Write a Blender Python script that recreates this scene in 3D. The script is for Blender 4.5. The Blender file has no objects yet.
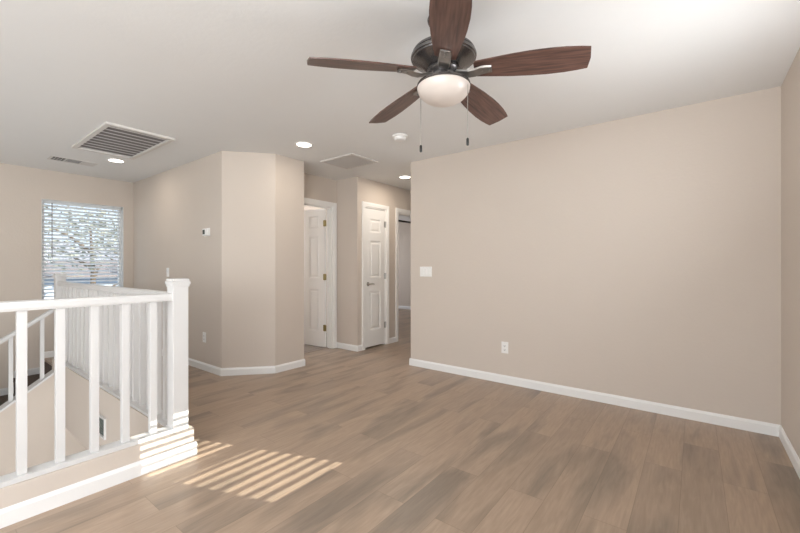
import bpy, bmesh, math, random
from mathutils import Vector, Matrix
random.seed(7)
S = bpy.context.scene
C = S.collection
PI = math.pi
H = 2.44            # ceiling height
XRW = 0.475         # face of the right-hand wall
CH = 1.185          # camera height
YAW = math.atan(295 / 383)

# ------------------------------------------------------------------ camera
cd = bpy.data.cameras.new('camera')
cam = bpy.data.objects.new('camera', cd)
C.objects.link(cam)
cam.location = (0, 0, CH)
cam.rotation_euler = (PI / 2, 0, YAW)
cd.sensor_width = 36
cd.lens = 36 * 383 / 800
cd.clip_start = 0.05
cd.clip_end = 300
S.camera = cam

# ------------------------------------------------------------------ view
S.view_settings.view_transform = 'Standard'
S.view_settings.look = 'None'
S.view_settings.gamma = 1
S.view_settings.use_curve_mapping = False
S.view_settings.exposure = 0.32

# ------------------------------------------------------------------ sky, sun, daylight, fill lamps
w = bpy.data.worlds.new('sky')
S.world = w
w.use_nodes = True
nt = w.node_tree
bg = nt.nodes['Background']
tc = nt.nodes.new('ShaderNodeTexCoord')
sep = nt.nodes.new('ShaderNodeSeparateXYZ')
cr = nt.nodes.new('ShaderNodeValToRGB')
cr.color_ramp.elements[0].position = 0.0
cr.color_ramp.elements[0].color = (0.74, 0.82, 0.92, 1)
cr.color_ramp.elements[1].position = 0.5
cr.color_ramp.elements[1].color = (0.42, 0.60, 0.92, 1)
nt.links.new(tc.outputs['Generated'], sep.inputs[0])
nt.links.new(sep.outputs['Z'], cr.inputs[0])
nt.links.new(cr.outputs[0], bg.inputs[0])
bg.inputs[1].default_value = 1.35

sd = bpy.data.lights.new('sun', 'SUN')
sun = bpy.data.objects.new('sun', sd)
C.objects.link(sun)
sdir = Vector((-1, -0.38, -0.53)).normalized()
sun.rotation_euler = sdir.to_track_quat('-Z', 'Y').to_euler()
sun.location = (6, 4, 5)
sd.energy = 8.3
sd.angle = math.radians(0.15)
sd.color = (1.0, 0.94, 0.84)

def area(name, loc, dirv, sx, sy, e, col=(1, 1, 1)):
    d = bpy.data.lights.new(name, 'AREA')
    d.shape = 'RECTANGLE'; d.size = sx; d.size_y = sy; d.energy = e; d.color = col
    o = bpy.data.objects.new(name, d); C.objects.link(o)
    o.location = loc
    o.rotation_euler = Vector(dirv).to_track_quat('-Z', 'Y').to_euler()
    return o
# daylight at the high window; the rest are fill lamps added inside unseen walls
area('fill_lamp_back', (-0.62, -2.56, 1.45), (0.12, 1, 0.75), 1.6, 1.6, 86, (0.93, 0.96, 1.0))
area('fill_lamp_side', (XRW - .02, -1.55, 1.4), (-1, 0.2, 0.55), 1.9, 1.5, 100, (0.93, 0.96, 1.0))
area('daylight_high_window', (XRW - .03, 2.22, 1.51), (-1, 0, 0.75), 0.52, 0.70, 15, (0.93, 0.96, 1.0))
area('fill_lamp_stair', (-4.4, -2.56, 0.6), (0, 1, 0.15), 2.0, 2.2, 5, (0.97, 0.97, 0.97))
area('fill_lamp_lower', (-2.64, 0.0, -1.5), (-1, 0, 0.25), 2.2, 1.6, 38, (0.97, 0.97, 0.97))
area('fill_lamp_bath', (-6.74, 3.38, 1.5), (1, 0, 0), 0.6, 0.9, 42, (0.95, 0.97, 1.0))
area('fill_lamp_bedroom', (-7.95, 7.0, 1.4), (1, 0, 0), 1.5, 1.2, 26, (0.95, 0.96, 1.0))

# ------------------------------------------------------------------ materials
def newmat(name):
    m = bpy.data.materials.new(name); m.use_nodes = True
    n = m.node_tree.nodes; b = n['Principled BSDF']
    return m, m.node_tree, b
def simple(name, col, rough=0.5, metal=0.0, spec=0.5, emis=None, es=0, noise=0.0, nscale=8, bump=0.0, bscale=60):
    m, t, b = newmat(name)
    b.inputs['Roughness'].default_value = rough
    b.inputs['Metallic'].default_value = metal
    b.inputs['Specular IOR Level'].default_value = spec
    c4 = (*col, 1)
    b.inputs['Base Color'].default_value = c4
    co = t.nodes.new('ShaderNodeTexCoord')
    if noise > 0:
        nz = t.nodes.new('ShaderNodeTexNoise'); nz.inputs['Scale'].default_value = nscale
        nz.inputs['Detail'].default_value = 4
        t.links.new(co.outputs['Object'], nz.inputs['Vector'])
        mx = t.nodes.new('ShaderNodeMix'); mx.data_type = 'RGBA'
        mx.inputs[6].default_value = tuple(c * (1 - noise) for c in col) + (1,)
        mx.inputs[7].default_value = tuple(min(1, c * (1 + noise)) for c in col) + (1,)
        t.links.new(nz.outputs['Fac'], mx.inputs[0])
        t.links.new(mx.outputs[2], b.inputs['Base Color'])
    if bump > 0:
        nb = t.nodes.new('ShaderNodeTexNoise'); nb.inputs['Scale'].default_value = bscale
        nb.inputs['Detail'].default_value = 3
        t.links.new(co.outputs['Object'], nb.inputs['Vector'])
        bp = t.nodes.new('ShaderNodeBump'); bp.inputs['Strength'].default_value = bump
        bp.inputs['Distance'].default_value = 0.01
        t.links.new(nb.outputs['Fac'], bp.inputs['Height'])
        t.links.new(bp.outputs[0], b.inputs['Normal'])
    if emis:
        b.inputs['Emission Color'].default_value = (*emis, 1)
        b.inputs['Emission Strength'].default_value = es
    return m
M = {}
M['wall'] = simple('beige_wall_paint', (0.595, 0.520, 0.452), 0.75, spec=0.25, noise=0.015, nscale=3, bump=0.10, bscale=45)
M['ceil'] = simple('white_ceiling_paint', (0.775, 0.768, 0.752), 0.9, spec=0.15, noise=0.01, bump=0.08, bscale=40)
M['white'] = simple('white_semigloss_paint', (0.64, 0.625, 0.61), 0.38, noise=0.01, bump=0.04, bscale=30)
M['base'] = simple('white_baseboard_paint', (0.80, 0.785, 0.765), 0.4, noise=0.01)
M['door'] = simple('white_door_paint', (0.85, 0.83, 0.80), 0.35, noise=0.01)
M['plastic'] = simple('white_plastic', (0.82, 0.80, 0.77), 0.35)
M['plastic_dark'] = simple('slot_dark_plastic', (0.05, 0.045, 0.04), 0.5)
M['lcd'] = simple('thermostat_display', (0.06, 0.07, 0.065), 0.25)
M['pewter'] = simple('brushed_pewter', (0.17, 0.16, 0.158), 0.27, metal=0.85, noise=0.12, nscale=14)
M['bracket'] = simple('antique_bronze_bracket', (0.26, 0.24, 0.22), 0.35, metal=0.8, noise=0.1, nscale=20)
M['nickel'] = simple('satin_nickel', (0.42, 0.40, 0.37), 0.3, metal=0.9)
M['brass'] = simple('aged_brass', (0.30, 0.24, 0.10), 0.35, metal=0.9, noise=0.1, nscale=30)
M['black'] = simple('black_metal', (0.012, 0.012, 0.012), 0.4)
M['grille'] = simple('grille_enamel', (0.66, 0.63, 0.59), 0.5)
M['louver'] = simple('louver_enamel', (0.34, 0.31, 0.30), 0.5)
M['louver2'] = simple('grey_grille_enamel', (0.50, 0.47, 0.44), 0.5)  # plain mid-grey tone for the small grille's louvers
M['duct'] = simple('duct_shade', (0.035, 0.030, 0.030), 0.8)  # near-black sheet colour standing in for the shade inside the duct
M['filter'] = simple('filter_grey', (0.25, 0.225, 0.22), 0.9)
M['slat'] = simple('blind_slat_vinyl', (0.88, 0.88, 0.88), 0.5)
_t = M['slat'].node_tree
_tl = _t.nodes.new('ShaderNodeBsdfTranslucent'); _tl.inputs[0].default_value = (0.98, 0.98, 0.97, 1)
_mx = _t.nodes.new('ShaderNodeMixShader'); _mx.inputs[0].default_value = 0.75
_t.links.new(_t.nodes['Principled BSDF'].outputs[0], _mx.inputs[1]); _t.links.new(_tl.outputs[0], _mx.inputs[2])
_t.links.new(_mx.outputs[0], _t.nodes['Material Output'].inputs[0])
M['stair'] = simple('dark_stair_carpet', (0.10, 0.075, 0.06), 0.95, noise=0.5, nscale=60, bump=0.6, bscale=250)
M['led'] = simple('lit_diffuser', (0.9, 0.88, 0.85), 0.5, emis=(1, 0.93, 0.84), es=6)
M['glow'] = simple('frosted_glass_lit', (0.60, 0.535, 0.49), 0.3, emis=(1.0, 0.80, 0.62), es=0.05, noise=0.04, nscale=7)
M['ventglass'] = simple('greenish_vent_face', (0.16, 0.18, 0.16), 0.5)
M['frame_vinyl'] = simple('window_vinyl', (0.75, 0.75, 0.74), 0.4)
M['stucco'] = simple('shaded_white_stucco', (0.50, 0.57, 0.68), 0.9, noise=0.04, bump=0.3)  # white wall; its bluish shade is put into the colour
M['tileroof'] = simple('brown_roof_tile', (0.25, 0.20, 0.18), 0.9, noise=0.25, nscale=3, bump=0.6, bscale=6)
M['leaf'] = simple('olive_leaves', (0.25, 0.26, 0.19), 0.8, noise=0.4, nscale=2)
M['leaf2'] = simple('grey_green_leaves', (0.30, 0.30, 0.24), 0.8, noise=0.4, nscale=2)
M['bark'] = simple('tree_bark', (0.13, 0.09, 0.06), 0.9, noise=0.3, nscale=9, bump=0.5, bscale=20)
M['dirt'] = simple('gravel_yard', (0.60, 0.58, 0.54), 0.95, noise=0.15, nscale=4, bump=0.4, bscale=30)
M['hill'] = simple('desert_hill', (0.32, 0.31, 0.33), 0.95, noise=0.25, nscale=0.3)
M['fence'] = simple('block_fence', (0.50, 0.48, 0.46), 0.9, noise=0.1, nscale=4, bump=0.3)
M['asphalt'] = simple('far_pavement', (0.38, 0.36, 0.34), 0.95, noise=0.1)

def glass_mat():
    m, t, b = newmat('window_glass')
    t.nodes.remove(b)
    tr = t.nodes.new('ShaderNodeBsdfTransparent'); gl = t.nodes.new('ShaderNodeBsdfGlossy')
    gl.inputs['Roughness'].default_value = 0.02
    mx = t.nodes.new('ShaderNodeMixShader'); mx.inputs[0].default_value = 0.01
    tr.inputs[0].default_value = (0.96, 0.98, 0.97, 1)
    t.links.new(tr.outputs[0], mx.inputs[1]); t.links.new(gl.outputs[0], mx.inputs[2])
    t.links.new(mx.outputs[0], t.nodes['Material Output'].inputs[0])
    return m
M['glass'] = glass_mat()

def floor_mat():
    m, t, b = newmat('oak_vinyl_planks')
    N = t.nodes.new; L = t.links.new
    co = N('ShaderNodeTexCoord')
    mp = N('ShaderNodeMapping'); mp.inputs['Rotation'].default_value = (0, 0, PI / 2)
    mp.inputs['Location'].default_value = (0.31, 0.06, 0)
    L(co.outputs['Object'], mp.inputs[0])
    def brick(mort, c1, c2, cm):
        br = N('ShaderNodeTexBrick')
        br.offset = 0.37; br.offset_frequency = 2
        br.inputs['Scale'].default_value = 1.0
        br.inputs['Brick Width'].default_value = 1.22
        br.inputs['Row Height'].default_value = 0.182
        br.inputs['Mortar Size'].default_value = mort
        br.inputs['Mortar Smooth'].default_value = 0.3
        br.inputs['Color1'].default_value = c1; br.inputs['Color2'].default_value = c2
        br.inputs['Mortar'].default_value = cm
        L(mp.outputs[0], br.inputs['Vector'])
        return br
    br = brick(0.0, (0, 0, 0, 1), (1, 1, 1, 1), (0.5, 0.5, 0.5, 1))   # random value for each plank
    seam = brick(0.0016, (0, 0, 0, 1), (0, 0, 0, 1), (1, 1, 1, 1))
    r1 = N('ShaderNodeValToRGB'); e = r1.color_ramp.elements
    e[0].position = 0.0; e[0].color = (0.345, 0.260, 0.196, 1)
    e[1].position = 1.0; e[1].color = (0.400, 0.297, 0.220, 1)
    x = e.new(0.45); x.color = (0.375, 0.279, 0.206, 1)
    L(br.outputs['Color'], r1.inputs[0])
    # offset of the grain from plank to plank
    off = N('ShaderNodeVectorMath'); off.operation = 'MULTIPLY_ADD'
    L(br.outputs['Color'], off.inputs[0]); off.inputs[1].default_value = (7.3, 13.1, 0)
    L(mp.outputs[0], off.inputs[2])
    def stretched(sc, sx, sy, det=4, dist=0.0):
        mm = N('ShaderNodeMapping'); mm.inputs['Scale'].default_value = (sx, sy, 1)
        L(off.outputs[0], mm.inputs[0])
        nz = N('ShaderNodeTexNoise'); nz.inputs['Scale'].default_value = sc
        nz.inputs['Detail'].default_value = det; nz.inputs['Distortion'].default_value = dist
        L(mm.outputs[0], nz.inputs['Vector']); return nz
    blot = stretched(1.0, 1.0, 4.6, 3, 0.5)
    fine = stretched(1.0, 6, 80, 5, 0.6)
    cath = stretched(1.0, 3.0, 24, 4, 2.0)
    rb = N('ShaderNodeValToRGB'); e = rb.color_ramp.elements
    e[0].position = 0.34; e[0].color = (0.50, 0.54, 0.58, 1); e[1].position = 0.50; e[1].color = (1.06, 1.04, 1.02, 1)
    L(blot.outputs['Fac'], rb.inputs[0])
    m1 = N('ShaderNodeMix'); m1.data_type = 'RGBA'; m1.blend_type = 'MULTIPLY'; m1.inputs[0].default_value = 0.62
    L(r1.outputs[0], m1.inputs[6]); L(rb.outputs[0], m1.inputs[7])
    rf = N('ShaderNodeValToRGB'); e = rf.color_ramp.elements
    e[0].position = 0.3; e[0].color = (0.80, 0.80, 0.80, 1); e[1].position = 0.7; e[1].color = (1.12, 1.12, 1.12, 1)
    L(fine.outputs['Fac'], rf.inputs[0])
    m2 = N('ShaderNodeMix'); m2.data_type = 'RGBA'; m2.blend_type = 'MULTIPLY'; m2.inputs[0].default_value = 0.4
    L(m1.outputs[2], m2.inputs[6]); L(rf.outputs[0], m2.inputs[7])
    rc = N('ShaderNodeValToRGB'); e = rc.color_ramp.elements
    e[0].position = 0.35; e[0].color = (0.86, 0.85, 0.84, 1); e[1].position = 0.65; e[1].color = (1.08, 1.08, 1.08, 1)
    L(cath.outputs['Fac'], rc.inputs[0])
    m3 = N('ShaderNodeMix'); m3.data_type = 'RGBA'; m3.blend_type = 'MULTIPLY'; m3.inputs[0].default_value = 0.55
    L(m2.outputs[2], m3.inputs[6]); L(rc.outputs[0], m3.inputs[7])
    m4 = N('ShaderNodeMix'); m4.data_type = 'RGBA'
    sf = N('ShaderNodeMath'); sf.operation = 'MULTIPLY'; sf.inputs[1].default_value = 0.35
    L(seam.outputs['Color'], sf.inputs[0]); L(sf.outputs[0], m4.inputs[0])
    L(m3.outputs[2], m4.inputs[6]); m4.inputs[7].default_value = (0.09, 0.06, 0.045, 1)
    L(m4.outputs[2], b.inputs['Base Color'])
    b.inputs['Roughness'].default_value = 0.36
    b.inputs['Specular IOR Level'].default_value = 0.45
    bp = N('ShaderNodeBump'); bp.inputs['Strength'].default_value = 0.12; bp.inputs['Distance'].default_value = 0.003
    L(fine.outputs['Fac'], bp.inputs['Height']); L(bp.outputs[0], b.inputs['Normal'])
    return m
M['floor'] = floor_mat()

def tile_mat():
    m, t, b = newmat('bathroom_floor_tile')
    N = t.nodes.new; L = t.links.new
    co = N('ShaderNodeTexCoord')
    mp = N('ShaderNodeMapping'); mp.inputs['Rotation'].default_value = (0, 0, 0.0)
    L(co.outputs['Object'], mp.inputs[0])
    br = N('ShaderNodeTexBrick'); br.offset = 0.0
    br.inputs['Scale'].default_value = 1; br.inputs['Brick Width'].default_value = 0.33
    br.inputs['Row Height'].default_value = 0.33; br.inputs['Mortar Size'].default_value = 0.005
    br.inputs['Color1'].default_value = (0.26, 0.21, 0.175, 1); br.inputs['Color2'].default_value = (0.22, 0.18, 0.15, 1)
    br.inputs['Mortar'].default_value = (0.08, 0.06, 0.05, 1)
    L(mp.outputs[0], br.inputs['Vector']); L(br.outputs['Color'], b.inputs['Base Color'])
    b.inputs['Roughness'].default_value = 0.4
    return m
M['tile'] = tile_mat()

def blade_mat():
    m, t, b = newmat('walnut_fan_blade')
    N = t.nodes.new; L = t.links.new
    co = N('ShaderNodeTexCoord')
    mp = N('ShaderNodeMapping'); mp.inputs['Scale'].default_value = (3, 45, 3)
    L(co.outputs['Object'], mp.inputs[0])
    nz = N('ShaderNodeTexNoise'); nz.inputs['Scale'].default_value = 2.0; nz.inputs['Detail'].default_value = 6
    nz.inputs['Distortion'].default_value = 0.5
    L(mp.outputs[0], nz.inputs['Vector'])
    r = N('ShaderNodeValToRGB'); e = r.color_ramp.elements
    e[0].position = 0.3; e[0].color = (0.055, 0.030, 0.024, 1); e[1].position = 0.7; e[1].color = (0.165, 0.088, 0.068, 1)
    L(nz.outputs['Fac'], r.inputs[0]); L(r.outputs[0], b.inputs['Base Color'])
    b.inputs['Roughness'].default_value = 0.38
    return m
M['blade'] = blade_mat()

# ------------------------------------------------------------------ mesh helpers
def bm_new(): return bmesh.new()
def box(bm, x0, x1, y0, y1, z0, z1, bev=0.0, mat=None):
    r = bmesh.ops.create_cube(bm, size=1)
    vs = r['verts']
    for v in vs:
        v.co = Vector(((x0 + x1) / 2 + v.co.x * (x1 - x0), (y0 + y1) / 2 + v.co.y * (y1 - y0), (z0 + z1) / 2 + v.co.z * (z1 - z0)))
    if bev > 0:
        es = set()
        for v in vs:
            for e in v.link_edges: es.add(e)
        rb = bmesh.ops.bevel(bm, geom=list(es), offset=bev, segments=2, affect='EDGES', profile=0.7)
        vs = list({v for f in rb['faces'] for v in f.verts} | {v for v in vs if v.is_valid})
    if mat is not None:
        bmesh.ops.transform(bm, matrix=mat, verts=vs)
    return vs
def prism(bm, pts, z0, z1, axis='z'):
    """closed polygon pts (2D) extruded between z0 and z1 along axis"""
    def mk(p, h):
        if axis == 'z': return (p[0], p[1], h)
        if axis == 'x': return (h, p[0], p[1])
        return (p[0], h, p[1])
    a = [bm.verts.new(mk(p, z0)) for p in pts]
    b = [bm.verts.new(mk(p, z1)) for p in pts]
    n = len(pts)
    fs = [bm.faces.new(a), bm.faces.new(b)]
    for i in range(n):
        fs.append(bm.faces.new((a[i], a[(i + 1) % n], b[(i + 1) % n], b[i])))
    return a + b
def lathe(bm, prof, seg=40, center=(0, 0, 0), mat=None):
    """prof: list of (r, z)"""
    rings = []
    allv = []
    for r, z in prof:
        if r < 1e-5:
            v = bm.verts.new((center[0], center[1], center[2] + z)); rings.append([v]); allv.append(v)
        else:
            ring = [bm.verts.new((center[0] + r * math.cos(2 * PI * i / seg), center[1] + r * math.sin(2 * PI * i / seg), center[2] + z)) for i in range(seg)]
            rings.append(ring); allv += ring
    for a, b in zip(rings[:-1], rings[1:]):
        for i in range(seg):
            j = (i + 1) % seg
            if len(a) == 1 and len(b) == 1: continue
            if len(a) == 1: bm.faces.new((a[0], b[i], b[j]))
            elif len(b) == 1: bm.faces.new((a[i], a[j], b[0]))
            else: bm.faces.new((a[i], a[j], b[j], b[i]))
    if mat is not None: bmesh.ops.transform(bm, matrix=mat, verts=allv)
    return allv
def tube(bm, pts, rad, seg=10, cap=True):
    rings = []
    n = len(pts); P = [Vector(p) for p in pts]
    rads = rad if isinstance(rad, (list, tuple)) else [rad] * n
    up = None
    for i, p in enumerate(P):
        d = (P[min(i + 1, n - 1)] - P[max(i - 1, 0)]).normalized()
        ref = Vector((0, 0, 1)) if abs(d.z) < 0.95 else Vector((1, 0, 0))
        u = d.cross(ref).normalized(); v = d.cross(u).normalized()
        rings.append([bm.verts.new(p + rads[i] * (u * math.cos(2 * PI * k / seg) + v * math.sin(2 * PI * k / seg))) for k in range(seg)])
    for a, b in zip(rings[:-1], rings[1:]):
        for k in range(seg):
            bm.faces.new((a[k], a[(k + 1) % seg], b[(k + 1) % seg], b[k]))
    if cap: bm.faces.new(rings[0]); bm.faces.new(rings[-1])
def obj(name, bm, m, parent=None, loc=None, smooth=False):
    bmesh.ops.recalc_face_normals(bm, faces=bm.faces)
    me = bpy.data.meshes.new(name); bm.to_mesh(me); bm.free()
    o = bpy.data.objects.new(name, me); C.objects.link(o)
    me.materials.append(m)
    if smooth:
        for p in me.polygons: p.use_smooth = True
        me.set_sharp_from_angle(angle=math.radians(35))
    if parent: o.parent = parent
    if loc: o.location = loc
    return o
def shift(bm, loc):
    bmesh.ops.translate(bm, vec=(-loc[0], -loc[1], -loc[2]), verts=bm.verts)
def struct(name, bm, m, parent=None, smooth=False):
    o = obj(name, bm, m, parent, smooth=smooth)
    if parent is None: o['kind'] = 'structure'
    return o
def thing(name, label, cat, loc=(0, 0, 0), rz=0, group=None):
    o = bpy.data.objects.new(name, None); C.objects.link(o)
    o.empty_display_size = 0.1
    o.location = loc; o.rotation_euler = (0, 0, rz)
    o['label'] = label; o['category'] = cat
    if group: o['group'] = group
    return o
def dup(root, loc, rz, label):
    r = root.copy(); C.objects.link(r); r.location = loc; r.rotation_euler = (0, 0, rz); r['label'] = label
    for ch in list(root.children):
        c = ch.copy(); C.objects.link(c); c.parent = r
        for g in ch.children:
            d = g.copy(); C.objects.link(d); d.parent = c
    return r
def wall_holes(bm, axis, t0, t1, a0, a1, z0, z1, holes):
    """solid wall slab in plane axis ('x': constant X between t0,t1, runs in Y), with rectangular holes (a0,a1,z0,z1)"""
    hs = sorted(holes)
    def b(p, q, zz0, zz1):
        if q - p < 1e-4 or zz1 - zz0 < 1e-4: return
        if axis == 'x': box(bm, t0, t1, p, q, zz0, zz1)
        else: box(bm, p, q, t0, t1, zz0, zz1)
    cur = a0
    for h0, h1, hz0, hz1 in hs:
        b(cur, h0, z0, z1)
        b(h0, h1, z0, hz0); b(h0, h1, hz1, z1)
        cur = h1
    b(cur, a1, z0, z1)

# ------------------------------------------------------------------ the shell
XR = 0.475; YN = 3.73; XL = -6.67; YB = -2.6; LOW = -2.74
bm = bm_new()
prism(bm, [(-2.56, -2.7), (XR + .12, -2.7), (XR + .12, 8.7), (-8.1, 8.7), (-8.1, 2.0), (-6.79, 2.0), (-6.79, 1.11), (-2.56, 1.11)], -0.10, 0.0)
struct('floor', bm, M['floor'])
bm = bm_new(); box(bm, -8.1, XR + .12, -2.7, 8.7, H, H + .15); struct('ceiling', bm, M['ceil'])
bm = bm_new(); box(bm, -6.79, -2.5, -2.7, 3.2, LOW - .1, LOW); struct('floor_lower', bm, M['floor'])
bm = bm_new(); box(bm, -6.8, -4.205, 2.927, 4.6, 0.0, 0.004); struct('floor_bathroom', bm, M['tile'])

SW = (1.955, 2.510, 1.125, 1.965)        # the small high window that lets the sun in
bm = bm_new(); wall_holes(bm, 'x', XR, XR + .12, -2.7, 8.7, 0, H, [SW, (-2.5, -.6, .65, 2.15)]); struct('wall_right', bm, M['wall'])
bm = bm_new(); prism(bm, [(-2.71, YN), (XR, YN), (XR, YN + .13), (-2.58, YN + .13), (-2.58, 6.5), (-2.71, 6.5)], 0, H); struct('wall_north', bm, M['wall'])
bm = bm_new(); box(bm, -3.73, -2.58, 6.5, 6.6, 0, H); struct('wall_hall_end', bm, M['wall'])
WIN = (1.09, 1.985, 0.65, 2.06)
bm = bm_new(); wall_holes(bm, 'x', XL - .12, XL, -2.7, 2.11, LOW, H, [WIN]); struct('wall_left', bm, M['wall'])
bm = bm_new()
prism(bm, [(-6.79, 2.11), (-4.065, 2.11), (-3.70, 2.53), (-3.70, 2.925), (-6.79, 2.925)], 0, H); struct('wall_corner', bm, M['wall'])
bm = bm_new(); wall_holes(bm, 'x', -4.26, -4.15, 2.925, 3.87, 0, H, [(3.05, 3.80, 0, 2.05)])
box(bm, -4.26, -3.73, 3.87, 3.98, 0, H); struct('wall_bathroom', bm, M['wall'])
bm = bm_new(); wall_holes(bm, 'x', -3.84, -3.73, 3.98, 8.55, 0, H, [(4.015, 4.495, 0, 2.05), (4.785, 5.545, 0, 2.05)]); struct('wall_hall_left', bm, M['wall'])
bm = bm_new(); box(bm, -6.8, -4.26, 4.6, 4.7, 0, H); box(bm, -4.7, -3.84, 4.5, 4.6, 0, H)
box(bm, -4.36, -4.26, 3.98, 4.6, 0, H); struct('wall_bathroom_back', bm, M['wall'])
bm = bm_new(); wall_holes(bm, 'x', -8.1, -8.0, 4.6, 8.55, 0, H, [(6.2, 7.8, 0.75, 2.05)]); struct('wall_bedroom_left', bm, M['wall'])
bm = bm_new(); box(bm, -8.1, -3.73, 8.55, 8.65, 0, H); struct('wall_bedroom_back', bm, M['wall'])
bm = bm_new(); box(bm, -8.0, -6.8, 4.6, 4.7, 0, H); struct('wall_bedroom_front', bm, M['wall'])
bm = bm_new(); wall_holes(bm, 'x', -6.9, -6.8, 2.925, 4.6, 0, H, [(3.03, 3.73, 1.0, 2.0)]); struct('wall_bathroom_left', bm, M['wall'])
bm = bm_new(); wall_holes(bm, 'y', YB - .1, YB, -6.67, XR, LOW, H, [(-5.4, -3.4, -0.5, 1.7), (-2.25, 0.2, 0.45, 2.2)]); struct('wall_back', bm, M['wall'])
# stairwell
bm = bm_new(); box(bm, -2.62, -2.50, YB, 1.12, -0.44, 0.172, 0.006); struct('wall_stairwell_front', bm, M['wall'])
bm = bm_new(); box(bm, -5.46, -2.618, 1.0, 1.12, -0.44, 0.172); box(bm, -5.60, -5.46, 1.0, 1.12, -0.02, 0.172)
struct('wall_stairwell_side', bm, M['wall'])
bm = bm_new()
def zc(y): return 0.035 + 0.72 * (y - 1.0)       # top of the stringer wall
prism(bm, [(-2.6, LOW), (1.9, LOW), (1.9, -0.10), (1.0, -0.10), (1.0, zc(1.0)), (-2.6, zc(-2.6))], -5.56, -5.46, 'x')
struct('wall_stringer', bm, M['wall'])
bm = bm_new(); box(bm, -5.46, -2.5, 1.62, 1.72, LOW, -0.10); struct('wall_lower_back', bm, M['wall'])
bm = bm_new(); wall_holes(bm, 'x', -2.60, -2.50, YB, 1.62, LOW, -0.44, [(-1.1, 1.1, -2.3, -.7)]); struct('wall_lower_right', bm, M['wall'])

# white caps over the knee walls and the stringer
bm = bm_new()
box(bm, -2.600, -2.512, YB, 1.004, 0.172, 0.196, 0.004)
struct('trim_1', bm, M['white'])
bm = bm_new()
box(bm, -5.484, -2.60, 1.008, 1.10, 0.172, 0.190, 0.003)
struct('trim_2', bm, M['white'])
bm = bm_new()
prism(bm, [(-2.6, zc(-2.6)), (1.0, zc(1.0)), (1.0, zc(1.0) + .022), (-2.6, zc(-2.6) + .022)], -5.58, -5.44, 'x')
struct('trim_3', bm, M['white'])

# baseboards
def base_seg(bm, p, q, h=0.082, t=0.013, z=0.0):
    """p->q along the wall, board stands to the left of the direction p->q"""
    p = Vector((p[0], p[1], 0)); q = Vector((q[0], q[1], 0))
    d = (q - p).normalized(); n = Vector((-d.y, d.x, 0)); L = (q - p).length
    prof = [(0, 0), (t, 0), (t, h - .018), (t * .55, h - .006), (t * .3, h), (0, h)]
    a = [bm.verts.new(p + n * u + Vector((0, 0, z + v))) for u, v in prof]
    b = [bm.verts.new(q + n * u + Vector((0, 0, z + v))) for u, v in prof]
    bm.faces.new(a); bm.faces.new(b)
    k = len(prof)
    for i in range(k): bm.faces.new((a[i], a[(i + 1) % k], b[(i + 1) % k], b[i]))
def bases(name, segs):
    bm = bm_new()
    for s in segs: base_seg(bm, *s[:2], **(s[2] if len(s) > 2 else {}))
    struct(name, bm, M['base'])
bases('baseboard_north', [((XR, YN), (-2.723, YN)), ((-2.71, YN), (-2.71, 6.5))])
bases('baseboard_right', [((XR, YB), (XR, YN))])
bases('baseboard_corner', [((-4.06, 2.11), (-6.67, 2.11)), ((-3.70, 2.525), (-4.07, 2.105)), ((-3.70, 2.93), (-3.70, 2.525)), ((-4.15, 2.925), (-3.692, 2.925))])
bases('baseboard_bathroom', [((-3.72, 3.87), (-4.15, 3.87))])
bases('baseboard_hall_left', [((-3.73, 3.955), (-3.73, 3.86)), ((-3.73, 4.727), (-3.73, 4.555)), ((-3.73, 6.5), (-3.73, 5.605))])
bases('baseboard_bedroom', [((-3.84, 8.55), (-8.0, 8.55))])
bases('baseboard_stairwell', [((-2.50, 1.133), (-2.50, YB)), ((-2.61, 1.12), (-2.50, 1.12))])
bases('baseboard_loft', [((-5.6, 1.12), (-2.61, 1.12)), ((-6.67, 2.11), (-6.67, 1.1))])

# casings and jambs of the doorways
def casing(name, X, y0, y1, z, face=1, wdt=0.057, depth=0.11):
    """doorway in a wall of constant X; face side towards +X"""
    bm = bm_new()
    w1 = wdt * .55
    for sg in (0, 1):
        for u0, u1, th in ((0.0, wdt - w1, .011), (wdt - w1, wdt, .016)):   # inner strip, thicker outer band
            a, b = (X, X + th) if sg == 0 else (X - depth - th, X - depth)
            box(bm, a, b, y0 - u1, y0 - u0, 0, z + u0)
            box(bm, a, b, y1 + u0, y1 + u1, 0, z + u0)
            box(bm, a, b, y0 - u1, y1 + u1, z + u0, z + u1)
    box(bm, X - depth, X, y0, y0 + .018, 0, z); box(bm, X - depth, X, y1 - .018, y1, 0, z)
    box(bm, X - depth, X, y0 + .018, y1 - .018, z - .018, z)
    # stops
    box(bm, X - .075, X - .04, y0 + .018, y0 + .028, 0, z - .018); box(bm, X - .075, X - .04, y1 - .028, y1 - .018, 0, z - .018)
    box(bm, X - .075, X - .04, y0 + .028, y1 - .028, z - .028, z - .018)
    struct(name, bm, M['door'])
casing('trim_4', -4.15, 3.05, 3.80, 2.05)
casing('trim_5', -3.73, 4.015, 4.495, 2.05)
casing('trim_6', -3.73, 4.785, 5.545, 2.05)

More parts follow.
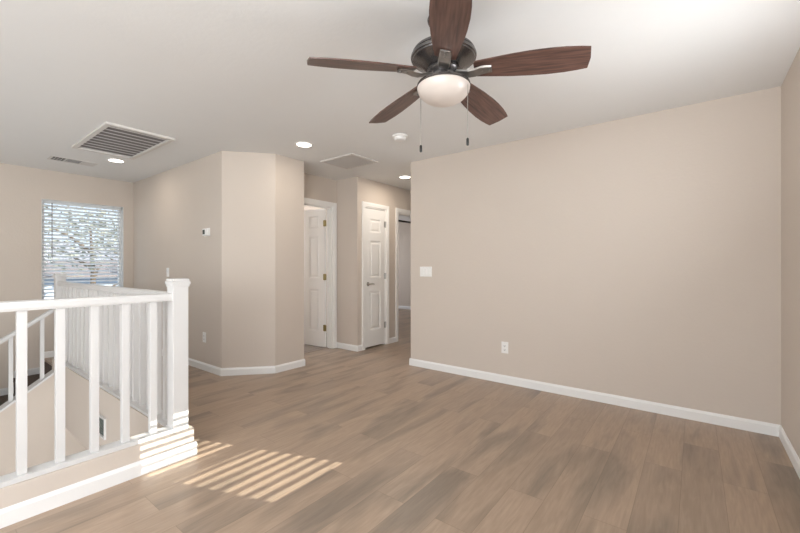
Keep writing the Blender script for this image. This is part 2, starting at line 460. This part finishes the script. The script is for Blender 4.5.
# ------------------------------------------------------------------ doors
def panel_door(name, width, height, panels, thick=0.035):
    """leaf in local coords: hinge at origin, leaf along +X, thickness in Y (0..-thick), panels list (x0,x1,z0,z1)"""
    bm = bm_new()
    xs = sorted({0, width} | {p[0] for p in panels} | {p[1] for p in panels})
    zs = sorted({0, height} | {p[2] for p in panels} | {p[3] for p in panels})
    def is_panel(xm, zm): return any(p[0] < xm < p[1] and p[2] < zm < p[3] for p in panels)
    # solid grid with panel cells left open, then panels built in them
    for i in range(len(xs) - 1):
        for j in range(len(zs) - 1):
            xm = (xs[i] + xs[i + 1]) / 2; zm = (zs[j] + zs[j + 1]) / 2
            if not is_panel(xm, zm): box(bm, xs[i], xs[i + 1], -thick, 0, zs[j], zs[j + 1])
    for (a, b, c, d) in panels:
        box(bm, a, b, -thick + .010, -.010, c, d)
        for sgn in (0, 1):
            y0 = 0 if sgn == 0 else -thick
            dd = -1 if sgn == 0 else 1
            # sloped moulding then the raised field
            o = [(a, c), (b, c), (b, d), (a, d)]
            i_ = [(a + .018, c + .018), (b - .018, c + .018), (b - .018, d - .018), (a + .018, d - .018)]
            ov = [bm.verts.new((p[0], y0, p[1])) for p in o]
            iv = [bm.verts.new((p[0], y0 + dd * .0098, p[1])) for p in i_]
            for k in range(4): bm.faces.new((ov[k], ov[(k + 1) % 4], iv[(k + 1) % 4], iv[k]))
            f = [(a + .030, c + .030), (b - .030, c + .030), (b - .030, d - .030), (a + .030, d - .030)]
            g = [(a + .048, c + .048), (b - .048, c + .048), (b - .048, d - .048), (a + .048, d - .048)]
            fv = [bm.verts.new((p[0], y0 + dd * .0099, p[1])) for p in f]
            gv = [bm.verts.new((p[0], y0 + dd * .003, p[1])) for p in g]
            for k in range(4): bm.faces.new((fv[k], fv[(k + 1) % 4], gv[(k + 1) % 4], gv[k]))
            bm.faces.new(gv)
    return bm
# open bathroom door
W = 0.71
st = 0.115; mu = 0.09
cw = (W - 2 * st - mu) / 2
cols = [(st, st + cw), (W - st - cw, W - st)]
pan = [(a, b, z0, z1) for a, b in cols for z0, z1 in ((0.22, 0.84), (1.0, 1.62), (1.74, 1.92))]
d = thing('door_1', 'open white six-panel door with three brass hinges, in the recess doorway', 'door', (-4.268, 3.778, 0.012), PI + math.radians(6))
d['kind'] = 'structure'
bm = panel_door('leaf', W, 2.015, pan)
for v in bm.verts: v.co.y += 0.035
obj('door_leaf', bm, M['door'], d)
def hinge(parent, mt, x, y, z, rot=0):
    bm = bm_new()
    tube(bm, [(x, y, z - .047), (x, y, z + .047)], 0.008, 10)
    box(bm, x - .003, x + .028, y - .002, y + .002, z - .044, z + .044)
    box(bm, x - .028, x + .003, y - .002, y + .002, z - .044, z + .044)
    bmesh.ops.recalc_face_normals(bm, faces=bm.faces)
    obj('hinge', bm, mt, parent, smooth=True)
for z in (0.28, 1.02, 1.80): hinge(d, M['brass'], -0.006, 0.042, z)
bm = bm_new()
for sy in (-1, 1):
    yy = -0.0 if sy < 0 else 0.035
    y1 = yy + sy * .05
    lathe(bm, [(0, 0), (.030, 0), (.032, .006), (.014, .012), (.012, .03), (.024, .038), (.028, .05), (.020, .062), (0, .066)], 20,
          mat=Matrix.Translation((W - .06, yy, .93)) @ Matrix.Rotation(-sy * PI / 2, 4, 'X'))
obj('door_knob', bm, M['nickel'], d, smooth=True)

# closed linen closet door (hinge on the far side)
W2 = 0.438
d = thing('door_2', 'narrow closed white panel door with a nickel lever, in the hallway', 'door', (-3.737, 4.475, 0.022), -PI / 2)
d['kind'] = 'structure'
bm = panel_door('leaf', W2, 2.003, [(0.10, W2 - .10, z0, z1) for z0, z1 in ((0.24, 0.80), (1.0, 1.54), (1.66, 1.86))])
obj('door_leaf', bm, M['door'], d)
for z in (0.28, 1.02, 1.80): hinge(d, M['nickel'], -0.002, 0.006, z)
bm = bm_new()
lathe(bm, [(0, 0), (.028, 0), (.030, .005), (.022, .010), (.011, .014), (.010, .045), (0, .046)], 20, mat=Matrix.Translation((W2 - .055, 0, .91)) @ Matrix.Rotation(-PI / 2, 4, 'X'))
tube(bm, [(W2 - .045, .042, .91), (W2 - .08, .045, .912), (W2 - .12, .045, .911), (W2 - .155, .040, .906)], [.010, .009, .008, .006], 10)
obj('door_lever', bm, M['nickel'], d, smooth=True)

# ------------------------------------------------------------------ windows
def window(name, axis_x, y0, y1, z0, z1, out, rail=None, inner=0.05):
    """vinyl frame set in the outer part of the wall. out=-1 outside is -X, +1 outside is +X"""
    xa, xb = (axis_x + out * .07, axis_x + out * .12)
    xa, xb = min(xa, xb), max(xa, xb)
    f = .022 if (y1 - y0) < .7 else .04
    bm = bm_new()
    box(bm, xa, xb, y0, y1, z0, z0 + f); box(bm, xa, xb, y0, y1, z1 - f, z1)
    box(bm, xa, xb, y0, y0 + f, z0 + f, z1 - f); box(bm, xa, xb, y1 - f, y1, z0 + f, z1 - f)
    if rail: box(bm, xa + .01, xb - .005, y0 + f, y1 - f, rail - .020, rail + .020)
    o = struct(name, bm, M['frame_vinyl'])
    bm = bm_new(); xm = (xa + xb) / 2
    box(bm, xm - .002, xm + .002, y0 + f, y1 - f, z0 + f, z1 - f)
    g = obj('glass_pane', bm, M['glass'], o)
    return o
window('window_1', XL, *WIN, -1)
window('window_2', XR, *SW, 1, rail=1.537)
# white returns of the visible window opening
bm = bm_new()
t = .006
box(bm, XL - .07, XL, WIN[1] - t, WIN[1], WIN[2], WIN[3]); box(bm, XL - .07, XL, WIN[0], WIN[0] + t, WIN[2], WIN[3])
box(bm, XL - .07, XL, WIN[0] + t, WIN[1] - t, WIN[3] - t, WIN[3]); box(bm, XL - .07, XL + .02, WIN[0] + t, WIN[1] - t, WIN[2], WIN[2] + .015)
struct('trim_7', bm, M['white'])
for nm, x0, x1, z0, z1 in (('added_window_3', -5.4, -3.4, -0.5, 1.7), ('added_window_4', -2.25, 0.2, 0.45, 2.2)):  # windows added to the unseen back wall to go with the fill lamps
    bm = bm_new()
    ya, yb = YB - .1, YB - .05; f = .05
    box(bm, x0, x1, ya, yb, z0, z0 + f); box(bm, x0, x1, ya, yb, z1 - f, z1)
    for xx in (x0, (x0 + x1 - f) / 2, x1 - f): box(bm, xx, xx + f, ya, yb, z0 + f, z1 - f)
    o = struct(nm, bm, M['frame_vinyl'])
    bm = bm_new(); box(bm, x0 + f, x1 - f, ya + .02, ya + .024, z0 + f, z1 - f); obj('glass_pane', bm, M['glass'], o)
for nm, X, y0, y1, z0, z1 in (('added_window_7', XR + .15, -2.5, -.6, .65, 2.15), ('added_window_8', -2.45, -1.1, 1.1, -2.3, -.7), ('added_window_5', -6.8, 3.03, 3.73, 1.0, 2.0), ('added_window_6', -8.0, 6.2, 7.8, .75, 2.05)):  # more unseen windows, put in where the other fill lamps stand
    bm = bm_new(); xa, xb = X - .1, X - .05; f = .04
    box(bm, xa, xb, y0, y1, z0, z0 + f); box(bm, xa, xb, y0, y1, z1 - f, z1)
    box(bm, xa, xb, y0, y0 + f, z0 + f, z1 - f); box(bm, xa, xb, y1 - f, y1, z0 + f, z1 - f)
    o = struct(nm, bm, M['frame_vinyl'])
    bm = bm_new(); box(bm, xa + .02, xa + .024, y0 + f, y1 - f, z0 + f, z1 - f); obj('glass_pane', bm, M['glass'], o)

def blind(label, X, y0, y1, z0, z1, pitch, tilt, inn, wand=True, slatw=.05):
    """inn=+1: room lies towards +X. tilt>0: room-side edge lower"""
    t = thing('window_blind', label, 'blind', (X, (y0 + y1) / 2, z0))
    L = (y1 - y0) / 2
    bm = bm_new(); box(bm, -.022, .022, -L, L, z1 - z0 - .045, z1 - z0, .004)
    obj('headrail', bm, M['slat'], t)
    bm = bm_new(); z = z1 - z0 - .045 - pitch * .6
    n = 0
    while z > .03:
        m = Matrix.Translation((0, 0, z)) @ Matrix.Rotation(inn * tilt, 4, 'Y')
        # slightly crowned slat
        a = [bm.verts.new(m @ Vector((slatw * (k / 4 - .5), -L, .003 * (1 - (k / 2 - 1) ** 2) + s))) for s, ks in ((0, range(5)), (.0025, range(4, -1, -1))) for k in ks]
        b = [bm.verts.new(m @ Vector((slatw * (k / 4 - .5), L, .003 * (1 - (k / 2 - 1) ** 2) + s))) for s, ks in ((0, range(5)), (.0025, range(4, -1, -1))) for k in ks]
        bm.faces.new(a); bm.faces.new(b)
        for i in range(10): bm.faces.new((a[i], a[(i + 1) % 10], b[(i + 1) % 10], b[i]))
        z -= pitch; n += 1
    obj('slats', bm, M['slat'], t)
    bm = bm_new(); box(bm, -.024, .024, -L, L, 0, .018, .004); obj('bottom_rail', bm, M['slat'], t)
    bm = bm_new()
    for yy in (-L * .72, L * .72) if L > .3 else (-L * .6, L * .6):
        for xx in (-.026, .026):
            tube(bm, [(xx, yy, 0.01), (xx, yy, z1 - z0 - .04)], .0009, 5)
    obj('ladder_cord', bm, M['slat'], t)
    if wand:
        bm = bm_new(); tube(bm, [(inn * .034, -L + .09, z1 - z0 - .05), (inn * .036, -L + .09, z1 - z0 - .75)], .0045, 8)
        box(bm, inn * .022 if inn > 0 else -.038, inn * .038 if inn > 0 else -.022, -L + .085, -L + .095, z1 - z0 - .05, z1 - z0 - .035)
        obj('tilt_wand', bm, M['filter'], t)
    return t
blind('white horizontal blind, slats open, in the window beyond the stair railing', XL - .028, WIN[0] + .012, WIN[1] - .035, WIN[2] + .02, WIN[3] - .008, .0475, math.radians(-25), 1)
blind('white horizontal blind, slats open, in the small high window of the right-hand wall', XR + .030, SW[0] + .004, SW[1] - .004, SW[2] + .004, SW[3] - .002, 0.0437, math.radians(8), -1, wand=False)

# ------------------------------------------------------------------ staircase
st = thing('staircase', 'flight of dark carpeted stairs rising to the loft behind the sloped white railing', 'stairs', (-6.11, 1.1, 0))
rise, run = 0.19, 0.264
for k in range(1, 12):
    bm = bm_new()
    z = -rise * k; y1 = 0.0 - run * (k - 1); y0 = y1 - run
    box(bm, -.555, .545, y0 - .02, y1, z - .03, z, .006)
    obj('tread', bm, M['stair'], st)
    bm = bm_new(); box(bm, -.555, .545, y1 - .0, y1 + .02, z, z + rise - .03); obj('riser', bm, M['stair'], st)
bm = bm_new()
for k in range(1, 11):
    z = -rise * k; y1 = 1.1 - run * (k - 1); y0 = y1 - run
    base_seg(bm, (XL, y1), (XL, y0), .082, .013, z)
struct('baseboard_stairs', bm, M['white'])

# ------------------------------------------------------------------ railings
def newel(parent, x, y, z0, z1, s=0.1):
    bm = bm_new(); h = s / 2
    box(bm, x - h, x + h, y - h, y + h, z0, z1 - .03, .003)
    obj('newel_post', bm, M['white'], parent)
    bm = bm_new()
    box(bm, x - h - .005, x + h + .005, y - h - .005, y + h + .005, z1 - .05, z1 - .036, .003)
    box(bm, x - h - .010, x + h + .010, y - h - .010, y + h + .010, z1 - .036, z1 - .016, .006)
    box(bm, x - h - .005, x + h + .005, y - h - .005, y + h + .005, z1 - .016, z1, .007)
    obj('post_cap', bm, M['white'], parent)
def rail_prof(s=1.0):
    return [(-.030, 0), (.030, 0), (.034, .012), (.034, .032), (.028, .043), (.012, .047), (-.012, .047), (-.028, .043), (-.034, .032), (-.034, .012)]
BAL = 0.036
r1 = thing('stair_railing', 'nearest white railing with square balusters and corner post, on the low wall in front', 'railing', (0, 0, 0))
newel(r1, -2.553, 1.046, 0.172, 1.11, 0.088)
bm = bm_new(); prism(bm, [(-2.555 + a, .975 + b) for a, b in rail_prof()], YB, 1.003, 'y'); obj('handrail', bm, M['white'], r1)
k = 0
y = 0.907
while y > -2.5:
    bm = bm_new(); h = BAL / 2
    box(bm, -2.555 - h, -2.555 + h, y - h, y + h, .196, .976, .002); obj('baluster', bm, M['white'], r1)
    y -= 0.140
r2 = thing('stair_railing', 'white railing of close-set balusters running away to the left-hand window, far post at its end', 'railing', (0, 0, 0))
newel(r2, -5.53, 1.055, 0.172, 1.11, 0.088)
bm = bm_new(); prism(bm, [(1.055 + a, .975 + b) for a, b in rail_prof()], -5.482, -2.604, 'x'); obj('handrail', bm, M['white'], r2)
x = -2.745
while x > -5.46:
    bm = bm_new(); h = BAL / 2
    box(bm, x - h, x + h, 1.055 - h, 1.055 + h, .19, .976, .002); obj('baluster', bm, M['white'], r2)
    x -= 0.1375
r3 = thing('stair_railing', 'sloped white railing rising with the stairs on the stringer wall', 'railing', (0, 0, 0))
def zr(y): return 0.715 + 0.70 * (y - 1.0)
bm = bm_new()
vs = prism(bm, [(-5.51 + a, b - .02) for a, b in rail_prof()], -2.5, 0.992, 'y')
for v in vs: v.co.z += zr(v.co.y)
obj('handrail', bm, M['white'], r3)
y = 0.905
ys = []
while y > -2.4:
    bm = bm_new(); h = .016
    a = [bm.verts.new((-5.51 + sx * h, y + sy * h, zc(y + sy * h) + .021)) for sx, sy in ((-1, -1), (1, -1), (1, 1), (-1, 1))]
    b = [bm.verts.new((-5.51 + sx * h, y + sy * h, zr(y + sy * h) - .018)) for sx, sy in ((-1, -1), (1, -1), (1, 1), (-1, 1))]
    bm.faces.new(a); bm.faces.new(b)
    for i in range(4): bm.faces.new((a[i], a[(i + 1) % 4], b[(i + 1) % 4], b[i]))
    obj('baluster', bm, M['white'], r3)
    y -= 0.236

# ------------------------------------------------------------------ ceiling fan
FD = 1.94; FX = 43.5 / 383 * FD
fw = Vector((-math.sin(YAW), math.cos(YAW), 0)); rt = Vector((math.cos(YAW), math.sin(YAW), 0))
fc = fw * FD + rt * FX
fan = thing('ceiling_fan', 'five-bladed walnut ceiling fan with pewter motor and lit glass bowl', 'ceiling fan', (fc.x, fc.y, H), YAW)
# local frame: +X is right of the camera, +Y away; z measured from the ceiling
bm = bm_new(); lathe(bm, [(0, 0), (.080, 0), (.082, -.006), (.078, -.018), (.056, -.030), (.046, -.040), (.045, -.16), (0, -.16)], 40)
obj('canopy', bm, M['pewter'], fan, smooth=True)
bm = bm_new()
lathe(bm, [(0, -.155), (.10, -.157), (.140, -.162), (.153, -.168), (.158, -.176), (.158, -.182), (.154, -.185), (.156, -.188), (.164, -.191), (.166, -.198), (.164, -.205),
           (.158, -.208), (.156, -.213), (.148, -.217), (.112, -.236), (.088, -.252), (0, -.252)], 64)
obj('motor_housing', bm, M['pewter'], fan, smooth=True)
bm = bm_new()
lathe(bm, [(0, -.250), (.072, -.252), (.082, -.258), (.084, -.270), (.076, -.280), (.064, -.288), (.064, -.300), (.075, -.312), (.105, -.326), (.133, -.334), (.135, -.342), (.128, -.346), (0, -.346)], 56)
obj('light_fitter', bm, M['pewter'], fan, smooth=True)
bm = bm_new()
prof = [(0.0, -.345), (.128, -.345)]
for k in range(13):
    a = k / 12 * PI / 2
    prof.append((.133 * math.cos(a) ** 0.9 if k < 12 else 0.0, -.350 - .082 * math.sin(a) ** 1.05))
lathe(bm, prof, 56)
obj('glass_bowl', bm, M['glow'], fan, smooth=True)
PITCH = math.radians(14)
blade_z = -.270
DROOP = math.radians(4)
def blade_outline():
    # half-widths along the blade: root narrow, belly past the middle, clipped tip
    return [(.155, .038), (.162, .050), (.24, .060), (.33, .071), (.42, .078), (.50, .080), (.57, .077), (.63, .070), (.668, .063)]
BR = [];
for k in range(5):
    ang = math.radians((-19.5, 51.7, 123.7, -163.5, -93.8)[k])
    b = bm_new()
    pr = blade_outline(); th = .006
    top = []; bot = []
    loop = [(x, y) for x, y in pr] + [(.675, 0.0)] + [(x, -y) for x, y in reversed(pr)]
    tv = [b.verts.new((x, y, th / 2)) for x, y in loop]
    bv = [b.verts.new((x, y, -th / 2)) for x, y in loop]
    b.faces.new(tv); b.faces.new(bv)
    n = len(loop)
    for i in range(n): b.faces.new((tv[i], tv[(i + 1) % n], bv[(i + 1) % n], bv[i]))
    o = obj('blade', b, M['blade'], fan)
    o.rotation_mode = 'XYZ'
    o.matrix_local = Matrix.Translation((0, 0, blade_z)) @ Matrix.Rotation(ang, 4, 'Z') @ Matrix.Rotation(DROOP, 4, 'Y') @ Matrix.Rotation(-PITCH, 4, 'X')
    b = bm_new()
    # cast arm from the flywheel, dropping to a plate under the blade
    arm = [(.055, .022, -.004), (.09, .026, -.014), (.13, .029, -.022), (.16, .030, -.019), (.19, .029, -.010), (.215, .027, -.0065), (.240, .024, -.0065)]
    va = []
    for x, hw, z in arm:
        va.append([b.verts.new((x, -hw, z)), b.verts.new((x, hw, z)), b.verts.new((x, hw * .8, z - .007)), b.verts.new((x, -hw * .8, z - .007))])
    for p, q in zip(va[:-1], va[1:]):
        for i in range(4): b.faces.new((p[i], p[(i + 1) % 4], q[(i + 1) % 4], q[i]))
    b.faces.new(va[0]); b.faces.new(va[-1])
    for sx in (.195, .228): lathe(b, [(0, -.021), (.006, -.019), (.006, -.012), (0, -.012)], 10, center=(sx, 0, 0))
    o = obj('blade_bracket', b, M['bracket'], fan)
    o.matrix_local = Matrix.Translation((0, 0, blade_z)) @ Matrix.Rotation(ang, 4, 'Z') @ Matrix.Rotation(DROOP, 4, 'Y') @ Matrix.Rotation(-PITCH * .8, 4, 'X')
for (px, py, zt, zb) in ((-.112, .05, -.352, -.625), (.110, -.070, -.350, -.628)):
    b = bm_new()
    tube(b, [(px, py, zt), (px, py, zb)], .0016, 6)
    z = zt
    o = obj('pull_chain', b, M['nickel'], fan)
    b = bm_new(); lathe(b, [(0, 0), (.004, 0), (.0065, -.004), (.0065, -.032), (.005, -.036), (0, -.036)], 14, center=(px, py, zb))
    obj('chain_fob', b, M['black'], o, smooth=True)

# ------------------------------------------------------------------ recessed lights, smoke detector
def downlight(x, y, label, first=None):
    if first: return dup(first, (x, y, H), 0, label)
    t = thing('recessed_light', label, 'ceiling light', (x, y, H), 0, 'recessed ceiling lights')
    b = bm_new(); lathe(b, [(.072, -.001), (.074, -.005), (.088, -.007), (.098, -.003), (.099, 0), (.072, 0), (.072, -.001)], 40)
    obj('trim_ring', b, M['plastic'], t, smooth=True)
    b = bm_new(); lathe(b, [(0, 0), (.0735, 0), (.0735, -.003), (.05, -.0045), (0, -.005)], 40)
    obj('light_lens', b, M['led'], t, smooth=True)
    return t
dl = downlight(-3.187, 2.519, 'lit round recessed light between the fan and the angled wall corner')
downlight(-3.222, 4.298, 'lit round recessed light in the hallway, next to the edge of the big wall', dl)
downlight(-5.431, 1.541, 'lit round recessed light close behind the large dark ceiling grille', dl)
for i, (x, y) in enumerate(((-3.187, 2.519), (-3.222, 4.298), (-5.431, 1.541))):
    l = bpy.data.lights.new('recessed_lamp', 'AREA'); l.shape = 'DISK'; l.size = .13; l.energy = (2.5, 5.5, 2.5)[i]; l.color = (1, .9, .78)
    o = bpy.data.objects.new('recessed_lamp', l); C.objects.link(o); o.location = (x, y, H - .012)
t = thing('smoke_detector', 'round white smoke detector on the ceiling left of the fan chains', 'smoke detector', (-2.248, 2.918, H))
b = bm_new(); lathe(b, [(0, 0), (.075, 0), (.075, -.010), (.068, -.014), (0, -.014)], 36); obj('base_ring', b, M['plastic'], t, smooth=True)
b = bm_new(); lathe(b, [(0, -.014), (.058, -.014), (.058, -.028), (.050, -.040), (.030, -.046), (0, -.047)], 36); obj('detector_cover', b, M['plastic'], t, smooth=True)

# ------------------------------------------------------------------ ceiling grilles
def grille(label, x0, x1, y0, y1, n, fr, tilt, backm, louvm, drop=.012, lw=.05, name='return_air_grille', cat='air vent'):
    cx, cy = (x0 + x1) / 2, (y0 + y1) / 2
    t = thing(name, label, cat, (cx, cy, H))
    a, b_ = (x1 - x0) / 2, (y1 - y0) / 2
    b = bm_new()
    box(b, -a, a, -b_, -b_ + fr, -drop, 0, .002); box(b, -a, a, b_ - fr, b_, -drop, 0, .002)
    box(b, -a, -a + fr, -b_ + fr, b_ - fr, -drop, 0, .002); box(b, a - fr, a, -b_ + fr, b_ - fr, -drop, 0, .002)
    obj('grille_frame', b, M['grille'], t)
    b = bm_new(); box(b, -a + fr * .8, a - fr * .8, -b_ + fr * .8, b_ - fr * .8, -.002, 0); obj('duct_backing', b, backm, t)
    b = bm_new(); p = (2 * (a - fr)) / n
    for k in range(n):
        x = -a + fr + (k + .5) * p
        box(b, -lw / 2, lw / 2, -b_ + fr, b_ - fr, -.0008, .0008, mat=Matrix.Translation((x, 0, -drop * .55)) @ Matrix.Rotation(tilt, 4, 'Y'))
    obj('louvers', b, louvm, t)
    return t
g = grille('large ceiling grille with white frame and dark louvers, above the stairwell railing', -5.15, -4.03, 1.07, 1.63, 10, .040, math.radians(4), M['filter'], M['white'], .020, .034)
grille('plain pale square ceiling grille where the hallway begins', -3.53, -3.0, 3.03, 3.47, 12, .03, math.radians(-32), M['filter'], M['louver2'], .012, .034)
# three-way supply register
t = thing('supply_register', 'small narrow ceiling register near the wall with the window', 'air vent', (-5.87, 1.24, H))
b = bm_new(); a, c = .11, .215; fr = .022
box(b, -a, a, -c, -c + fr, -.005, 0, .002); box(b, -a, a, c - fr, c, -.005, 0, .002)
box(b, -a, -a + fr, -c + fr, c - fr, -.005, 0, .002); box(b, a - fr, a, -c + fr, c - fr, -.005, 0, .002)
for yy in (-.075, .075): box(b, -a + fr, a - fr, yy - .006, yy + .006, -.004, 0)
obj('register_frame', b, M['grille'], t)
b = bm_new(); box(b, -a + .015, a - .015, -c + .015, c - .015, -.0015, 0); obj('duct_backing', b, M['duct'], t)
b = bm_new()
for k in range(3):
    y = -c + fr + .024 + k * .030
    box(b, -a + fr, a - fr, -.0018, .0018, -.001, .001, mat=Matrix.Translation((0, y, -.0030)))
for k in range(2):
    x = -a + fr + .055 + k * .055
    box(b, x - .0015, x + .0015, -c + fr, -.081, -.004, -.002)
for k in range(7):
    y = c - fr - .008 - k * .0155
    box(b, -a + fr, a - fr, -.009, .009, -.0005, .0005, mat=Matrix.Translation((0, y, -.0055)) @ Matrix.Rotation(math.radians(-18), 4, 'X'))
for k in range(4):
    x = -a + fr + .022 + k * .040
    box(b, -.002, .002, -.069, .069, -.0005, .0005, mat=Matrix.Translation((x, 0, -.0035)) @ Matrix.Rotation(math.radians(75), 4, 'Y'))
obj('louvers', b, M['grille'], t)

# ------------------------------------------------------------------ wall plates (built facing -Y, standing at the wall face)
def outlet(label, x, y, z, first=None):
    if first: return dup(first, (x, y, z), 0, label)
    t = thing('wall_outlet', label, 'outlet', (x, y, z), 0, 'wall outlets')
    b = bm_new(); box(b, -.036, .036, -.006, 0, -.058, .058, .003); obj('cover_plate', b, M['plastic'], t)
    b = bm_new()
    for s in (-1, 1): box(b, -.017, .017, -.0085, -.005, s * .020 - .014, s * .020 + .014, .003)
    o = obj('receptacle', b, M['plastic'], t)
    for s in (-1, 1):
        b = bm_new()
        for xx in (-.007, .007): box(b, xx - .0012, xx + .0012, -.0092, -.0084, s * .020 - .003, s * .020 + .006)
        box(b, -.0055, .0055, -.0092, -.0084, s * .020 - .010, s * .020 - .006)
        obj('slots', b, M['plastic_dark'], o)
    return t
ou = outlet('white duplex outlet low on the big wall, right of the light switches', -1.528, YN, .363)
outlet('white duplex outlet low on the wall under the thermostat', -4.45, 2.11, .375, ou)
def switch(label, x, y, z, gangs, toggle=False):
    t = thing('light_switch', label, 'light switch', (x, y, z))
    wd = .072 + .046 * (gangs - 1)
    b = bm_new(); box(b, -wd / 2, wd / 2, -.006, 0, -.058, .058, .003); obj('cover_plate', b, M['plastic'], t)
    for k in range(gangs):
        cx = (k - (gangs - 1) / 2) * .046
        b = bm_new()
        if toggle:
            box(b, cx - .005, cx + .005, -.020, -.005, -.004, .012, .002, mat=None)
        else:
            vs = box(b, cx - .0165, cx + .0165, -.010, -.005, -.033, .033, .0015, mat=Matrix.Translation((0, 0, 0)))
        obj('switch_toggle' if toggle else 'switch_rocker', b, M['plastic'], t)
    return t
switch('white three-gang rocker switch plate at the left end of the big wall', -2.49, YN, 1.125, 3)
switch('white toggle switch plate on the wall right of the blinds, just above the railing post', -5.44, 2.11, 1.11, 1, True)
t = thing('thermostat', 'small white thermostat with dark display on the wall beside the angled corner', 'thermostat', (-4.385, 2.11, 1.575))
b = bm_new(); box(b, -.064, .064, -.006, 0, -.045, .045, .002); obj('wall_plate', b, M['plastic'], t)
b = bm_new(); box(b, -.058, .058, -.030, -.006, -.040, .040, .006); obj('thermostat_body', b, M['plastic'], t)
b = bm_new(); box(b, -.050, .000, -.0315, -.0295, -.026, .026, .001); obj('display', b, M['lcd'], t)

# vent on the stairwell side wall
t = thing('wall_vent', 'small white-framed vent on the stairwell wall, seen between the near balusters', 'air vent', (-3.92, 1.0, -.125))
b = bm_new(); a, c = .165, .085
for (x0, x1, z0, z1) in ((-a, a, -c, -c + .014), (-a, a, c - .014, c), (-a, -a + .016, -c + .014, c - .014), (a - .016, a, -c + .014, c - .014)):
    box(b, x0, x1, -.014, 0, z0, z1, .002)
obj('vent_frame', b, M['white'], t)
b = bm_new(); box(b, -a + .014, a - .014, -.004, 0, -c + .012, c - .012)
for k in range(7): box(b, -a + .016, a - .016, -.010, -.003, -c + .024 + k * .021, -c + .0265 + k * .021)
obj('vent_face', b, M['ventglass'], t)

# bar across the bedroom doorway
b = bm_new(); tube(b, [(-3.79, 4.803, 1.925), (-3.79, 5.527, 1.925)], .015, 14)
for yy in (4.803, 5.519): 
    lathe(b, [(0, 0), (.024, 0), (.024, .008), (0, .008)], 16, mat=Matrix.Translation((-3.79, yy, 1.925)) @ Matrix.Rotation(-PI / 2, 4, 'X'))
o = obj('doorway_bar', b, M['black'], smooth=True)
o['label'] = 'black horizontal bar across the top of the open bedroom doorway'; o['category'] = 'bar'

# ------------------------------------------------------------------ outside, beyond the window
b = bm_new(); box(b, -90, -6.9, -40, 60, LOW - .35, LOW - .25); struct('ground', b, M['dirt'])
def tag(o, label, cat, group=None):
    o['label'] = label; o['category'] = cat
    if group: o['group'] = group
    return o
h = thing('house', 'pale neighbouring house with a low tiled roof outside the window', 'house', (-27, 5.6, LOW - .25))
b = bm_new(); box(b, -3.5, 3.5, -5.2, 3.0, 0, 3.60); obj('walls', b, M['stucco'], h)
b = bm_new(); prism(b, [(-4.1, 3.60), (4.1, 3.60), (4.1, 3.72), (0, 4.5), (-4.1, 3.72)], -5.7, 3.5, 'y'); obj('roof', b, M['tileroof'], h)
for yy in (-3.6, -0.8, 1.6):
    b = bm_new(); box(b, 3.48, 3.54, yy - .5, yy + .5, 1.0, 2.3); obj('house_window', b, M['lcd'], h)
b = bm_new(); box(b, -19.2, -19.0, -12, 26, LOW - .25, LOW + 1.6)
tag(obj('block_fence', b, M['fence']), 'tan block fence across the yard outside the window', 'fence')
def tree(x, y, hh, r, mt, label, n=1700):
    t = thing('tree', label, 'tree', (x, y, LOW - .25), 0, 'trees outside the window')
    b = bm_new()
    tube(b, [(0, 0, 0), (.08, .05, hh * .3), (-.05, .1, hh * .6), (0, 0, hh * .85)], [.16, .12, .08, .03], 8)
    for q in range(5):
        a = q * 1.3; z = hh * (.35 + .09 * q)
        tube(b, [(0, .05, z), (math.cos(a) * r * .4, math.sin(a) * r * .4, z + r * .3), (math.cos(a) * r * .75, math.sin(a) * r * .75, z + r * .45)], [.07, .04, .015], 6)
    obj('trunk', b, M['bark'], t)
    b = bm_new()
    cl = [(random.uniform(-.6, .6) * r, random.uniform(-.6, .6) * r, hh * random.uniform(.66, .97)) for _ in range(14)]
    for _ in range(n):
        c = random.choice(cl)
        v = Vector((random.gauss(0, 1), random.gauss(0, 1), random.gauss(0, 1))).normalized() * r * .42 * random.uniform(.6, 1)
        p = Vector(c) + v
        s = random.uniform(.05, .10)
        R = Matrix.Rotation(random.uniform(0, 6.3), 3, 'Z') @ Matrix.Rotation(random.uniform(0, 3.1), 3, 'X')
        q = [bm_v for bm_v in ((-s, 0, 0), (0, -s * .5, 0), (s, 0, .02), (0, s * .5, 0))]
        b.faces.new([b.verts.new(p + R @ Vector(k)) for k in q])
    obj('foliage', b, mt, t)
tree(-17.2, 1.6, 6.3, 1.5, M['leaf'], 'olive-green tree in front of the fence, left in the window')
tree(-18.0, 4.3, 6.6, 1.8, M['leaf2'], 'grey-green spreading tree in front of the fence, right in the window')
tree(-20.9, 9.0, 6.4, 1.5, M['leaf'], 'olive tree between the fence and the neighbouring house')
tree(-33.0, 9.5, 7.0, 2.4, M['leaf2'], 'tall tree rising behind the neighbouring house')
b = bm_new()
N = 40
rows = []
for i in range(N + 1):
    yy = -60 + 160 * i / N
    hz = 3.5 + 3.0 * math.sin(i * .35) + 1.6 * math.sin(i * 1.1 + 1) + .7 * math.sin(i * 2.7)
    rows.append([b.verts.new((-70, yy, LOW - .3)), b.verts.new((-78, yy, LOW + hz * .5 + 1.6)), b.verts.new((-86, yy, LOW + max(hz, 1) + 3.2)), b.verts.new((-100, yy, LOW - .3))])
for p, q in zip(rows[:-1], rows[1:]):
    for i in range(3): b.faces.new((p[i], p[i + 1], q[i + 1], q[i]))
    b.faces.new((p[3], p[0], q[0], q[3]))
b.faces.new(rows[0]); b.faces.new(rows[-1])
struct('hills', b, M['hill'], smooth=True)
